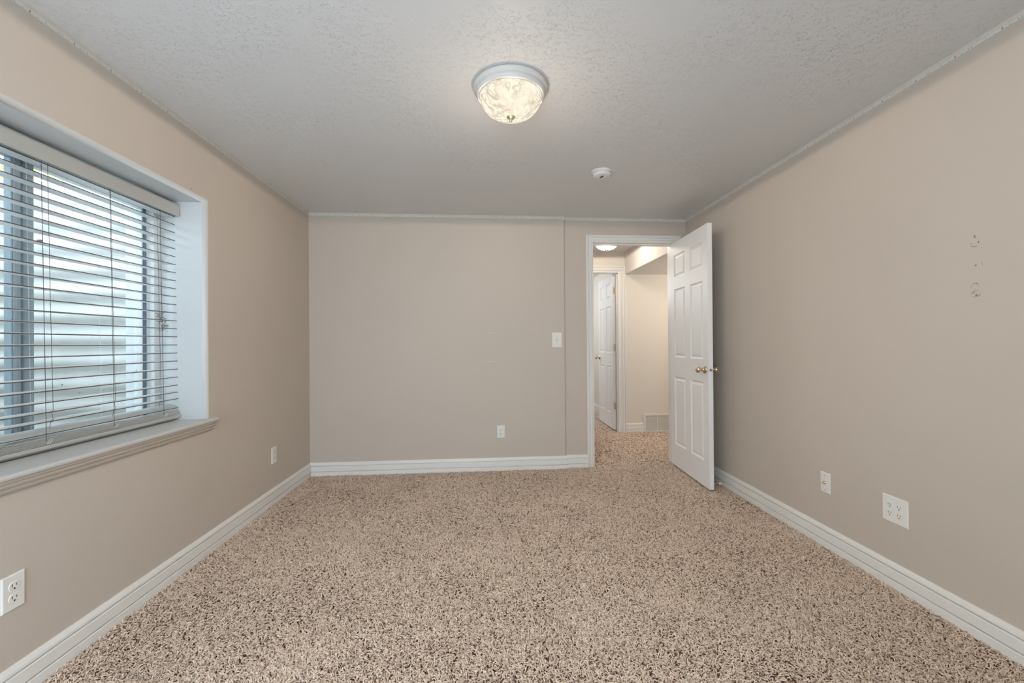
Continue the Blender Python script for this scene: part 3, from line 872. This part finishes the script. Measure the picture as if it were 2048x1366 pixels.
m.rings([[(x, 1.160, z + 0.001) for x, z in pr], [(x, 2.4915, z) for x, z in pr]], False)
bk(m.obj('bottom_rail', M_RAIL))
def cordx(z, front): return (-1.6845 if front else -1.7375) + xoff(z)
for iy, y in enumerate((1.175, 1.475, 1.775, 2.076, 2.376)):
    for fr in (True, False):
        m = MB()
        pts = [(cordx(z, fr), y, z) for z in (1.872, 1.6, 1.3, 1.0, 0.79)]
        m.tube(pts, 0.0011 if fr else 0.0006, 6)
        bk(m.obj('ladder_cord', M_CORD if fr else M_VINYL))
    # lift cord, slack and kinked near the stacked slats
    if iy in (2, 3, 4):
        m = MB(); yy = y + ({2: 0.024, 3: 0.004, 4: -0.02}[iy])
        pts = [(cordx(1.872, True), yy, 1.872), (cordx(1.3, True), yy + 0.001, 1.3), (cordx(0.91, True), yy + 0.004, 0.905), (cordx(0.9, True) + 0.001, yy - 0.003, 0.896),
               (cordx(0.88, True), yy + 0.001, 0.880), (cordx(0.87, True), yy + 0.003, 0.869), (cordx(0.86, True), yy - 0.006, 0.861), (cordx(0.84, True), yy - 0.012, 0.835)]
        m.tube(pts, 0.0009, 6); bk(m.obj('lift_cord', M_CORD))
    if y > 1.3:
        m = MB()   # frayed knot where the cord enters the stack
        for q in range(5):
            a0 = rnd.uniform(0, 6.28); pts = []
            for k in range(8):
                a = a0 + k * 0.5
                pts.append((cordx(0.79, True) + 0.003 + 0.002 * math.sin(a), y + 0.008 + 0.010 * math.cos(a) + 0.004 * q / 5, 0.787 + 0.008 * math.sin(a * 1.3)))
            m.tube(pts, 0.0007, 5)
        bk(m.obj('cord_knot', M_PLATE))

# dusty cobweb tangle hanging by a thread at the blind's end
cw = MB(); rnd = random.Random(11)
base = Vector((-1.722, 2.432, 1.292))
pts = [base + Vector((0, 0.0, 0.20)), base + Vector((0.001, 0.004, 0.12)), base + Vector((0.0, 0.01, 0.05)), base + Vector((0, 0.008, 0.02)), base]
cw.tube(pts, 0.0006, 4)
path = [base + Vector((0, -0.016, 0.022)), base + Vector((0, -0.004, 0.006)), base + Vector((0, 0.004, -0.012)), base + Vector((0, 0.018, -0.032)), base + Vector((0, 0.034, -0.048))]
for q in range(26):
    p = path[q % 5] + Vector([rnd.uniform(-0.004, 0.004) for _ in range(3)]); L = []
    d = Vector([rnd.uniform(-1, 1) for _ in range(3)])
    for k in range(9):
        L.append(p.copy()); d += Vector([rnd.uniform(-0.9, 0.9) for _ in range(3)]); p = p + d.normalized() * 0.0032
    cw.tube(L, 0.0017 if q < 18 else 0.0006, 4)
cw.tube([path[1], base + Vector((0, 0.026, -0.006)), base + Vector((0, 0.034, -0.014)), base + Vector((0, 0.030, -0.017)), path[3]], [0.0006, 0.0012, 0.0030, 0.0016, 0.0008], 5)
for q in range(6):
    a0 = rnd.uniform(0, 6); c0 = base + Vector((0, rnd.uniform(-0.02, 0.02), -0.045))
    cw.tube([c0 + Vector((0, 0.014 * math.cos(a0 + k * 0.5), 0.02 * math.sin(a0 + k * 0.5))) for k in range(10)], 0.0003, 3)
tag(cw.obj('cobweb', M_WEB), 'dusty tangled cobweb clump caught at the right end of the blind', 'cobweb')

# ------------------------------------------------------------------ outside: corrugated window well
def sup(t, a, b):
    """U-shaped plan with rounded corners: t 0..pi runs from (a, 0) out to depth b and back to (-a, 0)"""
    r = 0.34; q = math.pi * r / 2
    tot = 2 * (b - r) + 2 * (a - r) + 2 * q
    L = t / math.pi * tot; half = tot / 2; m = L > half
    if m: L = tot - L
    if L < b - r: y, x = a, L
    elif L < b - r + q:
        g = (L - (b - r)) / r; y, x = a - r + r * math.cos(g), b - r + r * math.sin(g)
    else: y, x = a - r - (L - (b - r) - q), b
    return (-y if m else y, x)
WCY, WA, WB = 1.83, 0.93, 1.05
def well():
    mb = MB(); rings = []; nz = 180; nt = 72
    for k in range(nz + 1):
        z = 0.40 + (2.13 - 0.40) * k / nz
        off = 0.010 * math.cos(2 * math.pi * (z - 0.02) / 0.138)
        r = []
        for i in range(nt + 1):
            y, x = sup(math.pi * i / nt, WA + off, WB + off)
            r.append((-1.952 - x, WCY + y, z))
        rings.append(r)
    mb.rings(rings, True, closed=False)
    lip = []
    for dx, dz in ((0.0, 0), (0.012, 0.012), (0.03, 0.012), (0.03, -0.02)):
        r = []
        for i in range(nt + 1):
            y, x = sup(math.pi * i / nt, WA + 0.017 + dx, WB + 0.017 + dx); r.append((-1.952 - x, WCY + y, 2.13 + dz))
        lip.append(r)
    mb.rings(lip, True, closed=False)
    return tag(mb.obj('window_well', M_STEELWELL), 'pale corrugated metal window well outside the glass', 'window well')
well()
def ground():
    mb = MB(); nt = 72; rings = []
    for s in (0.03, 0.5, 2, 9):
        r = []
        for i in range(nt + 1):
            y, x = sup(math.pi * i / nt, WA + s, WB + s); r.append((-1.952 - x, WCY + y, 2.06 - 0.02 * s))
        rings.append(r)
    mb.rings(rings, False, closed=False)
    return struct(mb.obj('ground', M_GROUND))
ground()
def gravel():
    mb = MB(); rnd = random.Random(8)
    mb.add([(-1.952, WCY - WA, 0.545), (-1.952, WCY + WA, 0.545), (-1.952 - WB, WCY + WA, 0.545), (-1.952 - WB, WCY - WA, 0.545)], [(0, 1, 2, 3)])
    bm = bmesh.new(); bmesh.ops.create_icosphere(bm, subdivisions=2, radius=1)
    V = [v.co.copy() for v in bm.verts]; Fc = [tuple(v.index for v in f.verts) for f in bm.faces]; bm.free()
    for i in range(900):
        y = WCY + rnd.uniform(-WA, WA) * 0.97; x = -1.97 - rnd.uniform(0, WB) * 0.95
        r = rnd.uniform(0.012, 0.030)
        s = Vector((rnd.uniform(0.7, 1.3), rnd.uniform(0.7, 1.3), rnd.uniform(0.45, 0.8))) * r
        rot = Matrix.Rotation(rnd.uniform(0, 6.28), 3, 'Z') @ Matrix.Rotation(rnd.uniform(-0.5, 0.5), 3, 'X')
        z = 0.55 + rnd.uniform(0, 0.03)
        mb.add([rot @ Vector((v.x * s.x, v.y * s.y, v.z * s.z)) + Vector((x, y, z)) for v in V], Fc, True)
    o = mb.obj('gravel', M_PEBBLE)
    return tag(o, 'rounded pebbles covering the bottom of the window well', 'gravel', kind='stuff')
gravel()
def shrub(loc, R_, n, seed, label, leaf=0.05):
    rnd = random.Random(seed); root = empty('shrub', loc); tag(root, label, 'shrub')
    st_ = MB(); lf = MB()
    for b in range(12):
        a = rnd.uniform(0, 6.28); pts = [Vector((0, 0, 0))]; d = Vector((math.cos(a) * 0.5, math.sin(a) * 0.5, 1.0))
        for k in range(6):
            d += Vector((rnd.uniform(-0.3, 0.3), rnd.uniform(-0.3, 0.3), 0)); pts.append(pts[-1] + d.normalized() * R_ * 0.33)
        st_.tube(pts, [min(1, R_ / 0.4) * (0.010 - 0.0013 * k) for k in range(7)], 5)
        for q in range(n // 12):
            p = pts[rnd.randint(1, 6)] + Vector([rnd.gauss(0, R_ * 0.16) for _ in range(3)])
            ax = Vector([rnd.uniform(-1, 1) for _ in range(3)]).normalized(); bx = ax.orthogonal().normalized(); nn = ax.cross(bx)
            L = leaf * rnd.uniform(0.6, 1.2); w = L * 0.3
            lf.add([p, p + ax * L * 0.5 + bx * w + nn * L * 0.06, p + ax * L, p + ax * L * 0.5 - bx * w + nn * L * 0.06, p + ax * L * 0.5 - nn * L * 0.04],
                   [(0, 1, 4), (1, 2, 4), (2, 3, 4), (3, 0, 4)])
    st_.obj('stems', M_TWIG, root); lf.obj('foliage', M_LEAF, root)
    return root
shrub((-3.75, 3.30, 1.98), 0.42, 2400, 4, 'yellow-green leafy shrub growing beyond the window well rim', 0.055)

shrub((-2.50, 2.86, 2.05), 0.10, 60, 9, 'small weed sprouting at the far rim of the window well', 0.035)

# ------------------------------------------------------------------ carpet pile
def carpet():
    rng = np.random.default_rng(7)
    areas = [(-1.520, 1.878, 0.95, 1.95, 30000, 0.85), (-1.520, 1.878, 1.95, 2.75, 25000, 0.90), (-1.520, 1.878, 2.75, 3.895, 18500, 1.0),
             (0.95, 2.75, 3.88, 5.40, 8000, 1.35), (0.95, 1.86, 5.40, 7.2, 4500, 1.7)]
    P = []; S = []
    for x0, x1, y0, y1, dens, sc in areas:
        n = int((x1 - x0) * (y1 - y0) * dens)
        P.append(np.stack([rng.uniform(x0, x1, n), rng.uniform(y0, y1, n)], 1)); S.append(np.full(n, sc))
    P = np.concatenate(P); S = np.concatenate(S)
    # keep clear of walls and jambs
    m = np.ones(len(P), bool)
    m &= ~((P[:, 0] < 0.725) & (P[:, 1] > YB - 0.017))
    m &= ~((P[:, 0] < DX0 - 0.0) & (P[:, 1] > YR - 0.018) & (P[:, 1] < YR + 0.15))
    m &= ~((P[:, 0] > DX1 - 0.0) & (P[:, 1] > YR - 0.018) & (P[:, 1] < YR + 0.15))
    m &= ~((P[:, 0] > HD1) & (P[:, 1] > YH - 0.017) & (P[:, 1] < YH + 0.13))
    P = P[m]; S = S[m]; n = len(P)
    # slow drifts in the lay of the pile (vacuum strokes, footsteps)
    def field(px, py, seed, f):
        r = np.random.default_rng(seed); v = np.zeros(len(px))
        for k in range(9):
            a = r.uniform(0, 2 * np.pi); w = f * r.uniform(0.5, 1.6)
            v += np.sin((px * np.cos(a) + py * np.sin(a)) * w + r.uniform(0, 6.28))
        return v / 3.0
    drift = field(P[:, 0], P[:, 1], 1, 4.0); d2_ = field(P[:, 0], P[:, 1], 2, 11.0)
    ang = rng.uniform(0, 2 * np.pi, n)
    lean = np.stack([np.cos(ang), np.sin(ang)], 1) * rng.uniform(0.5, 1.0, n)[:, None]
    lean[:, 0] += 0.35 * drift; lean[:, 1] += 0.35 * d2_
    bend = rng.uniform(-1.2, 1.2, n)
    L = rng.uniform(0.013, 0.023, n) * S
    hgt = (0.0125 + rng.uniform(-0.0045, 0.003, n)) + 0.0012 * d2_
    W = rng.uniform(0.0018, 0.0028, n) * S
    base = np.concatenate([P, np.full((n, 1), -0.009)], 1)
    ln = lean / np.maximum(np.linalg.norm(lean, axis=1), 0.2)[:, None]
    perp = np.stack([-ln[:, 1], ln[:, 0]], 1)
    mid = base.copy(); mid[:, :2] += ln * (L * 0.30)[:, None]; mid[:, 2] += hgt * 0.85
    tip = base.copy(); tip[:, :2] += ln * (L * 0.85)[:, None] + perp * (bend * L * 0.30)[:, None]; tip[:, 2] += hgt * rng.uniform(0.75, 1.1, n)
    q3 = (mid + tip) / 2; q3[:, 2] += 0.0016 * S; q3[:, :2] -= perp * (bend * L * 0.08)[:, None]
    q4 = q3 * 0.45 + tip * 0.55; q4[:, :2] += perp * (bend * L * 0.22)[:, None]; q4[:, 2] += 0.0008 * S
    rows = [base, mid, q3, q4, tip]
    wid = [0.9, 1.0, 1.05, 0.9, 0.4]
    V = np.zeros((n, 5, 3, 3), np.float32)
    for k, (c, w) in enumerate(zip(rows, wid)):
        off = np.zeros((n, 3)); off[:, :2] = perp * (W * w)[:, None]
        up = np.zeros((n, 3))
        if k == 0: up[:, :2] = -ln * (W * 0.7)[:, None]
        elif k == 1: up[:, 2] = W * 0.6; up[:, :2] = -ln * (W * 0.5)[:, None]
        else: up[:, 2] = W * 0.8
        V[:, k, 0] = c - off; V[:, k, 1] = c + up; V[:, k, 2] = c + off
    # keep tips inside the room
    V[..., 0] = np.where((V[..., 1] < YR) , np.clip(V[..., 0], XL + 0.0148, XR - 0.0148), V[..., 0])
    verts = V.reshape(-1, 3)
    f = []
    for k in range(4):
        for j in range(2):
            f.append([k * 3 + j, k * 3 + j + 1, (k + 1) * 3 + j + 1, (k + 1) * 3 + j])
    f = np.array(f)[None] + (np.arange(n) * 15)[:, None, None]
    f = f.reshape(-1, 4).astype(np.int32)
    me = bpy.data.meshes.new('carpet_pile')
    me.vertices.add(len(verts)); me.vertices.foreach_set('co', verts.ravel())
    nf = len(f)
    me.loops.add(nf * 4); me.loops.foreach_set('vertex_index', f.ravel())
    me.polygons.add(nf); me.polygons.foreach_set('loop_start', np.arange(0, nf * 4, 4, dtype=np.int32))
    me.polygons.foreach_set('use_smooth', np.ones(nf, bool))
    me.update(calc_edges=True)
    at = me.attributes.new('tint', 'FLOAT', 'POINT')
    t = np.clip(rng.normal(0.5, 0.22, n), 0, 1)
    at.data.foreach_set('value', np.repeat(t, 15).astype(np.float32))
    mt = mat('beige_carpet_yarn', (0.5, 0.4, 0.3), 0.9, spec=0.05)
    nt = mt.node_tree; b = nt.nodes['Principled BSDF']
    a = nt.nodes.new('ShaderNodeAttribute'); a.attribute_name = 'tint'
    cr = nt.nodes.new('ShaderNodeValToRGB')
    cr.color_ramp.elements[0].position = 0.0; cr.color_ramp.elements[0].color = (0.23, 0.150, 0.108, 1)
    cr.color_ramp.elements[1].position = 1.0; cr.color_ramp.elements[1].color = (0.92, 0.775, 0.65, 1)
    e = cr.color_ramp.elements.new(0.4); e.color = (0.74, 0.585, 0.475, 1)
    nt.links.new(a.outputs['Fac'], cr.inputs['Fac']); nt.links.new(cr.outputs['Color'], b.inputs['Base Color'])
    me.materials.append(mt)
    o = bpy.data.objects.new('carpet_pile', me); COL.objects.link(o)
    tag(o, 'beige-brown frieze carpet pile covering the whole floor', 'carpet', kind='stuff')
carpet()
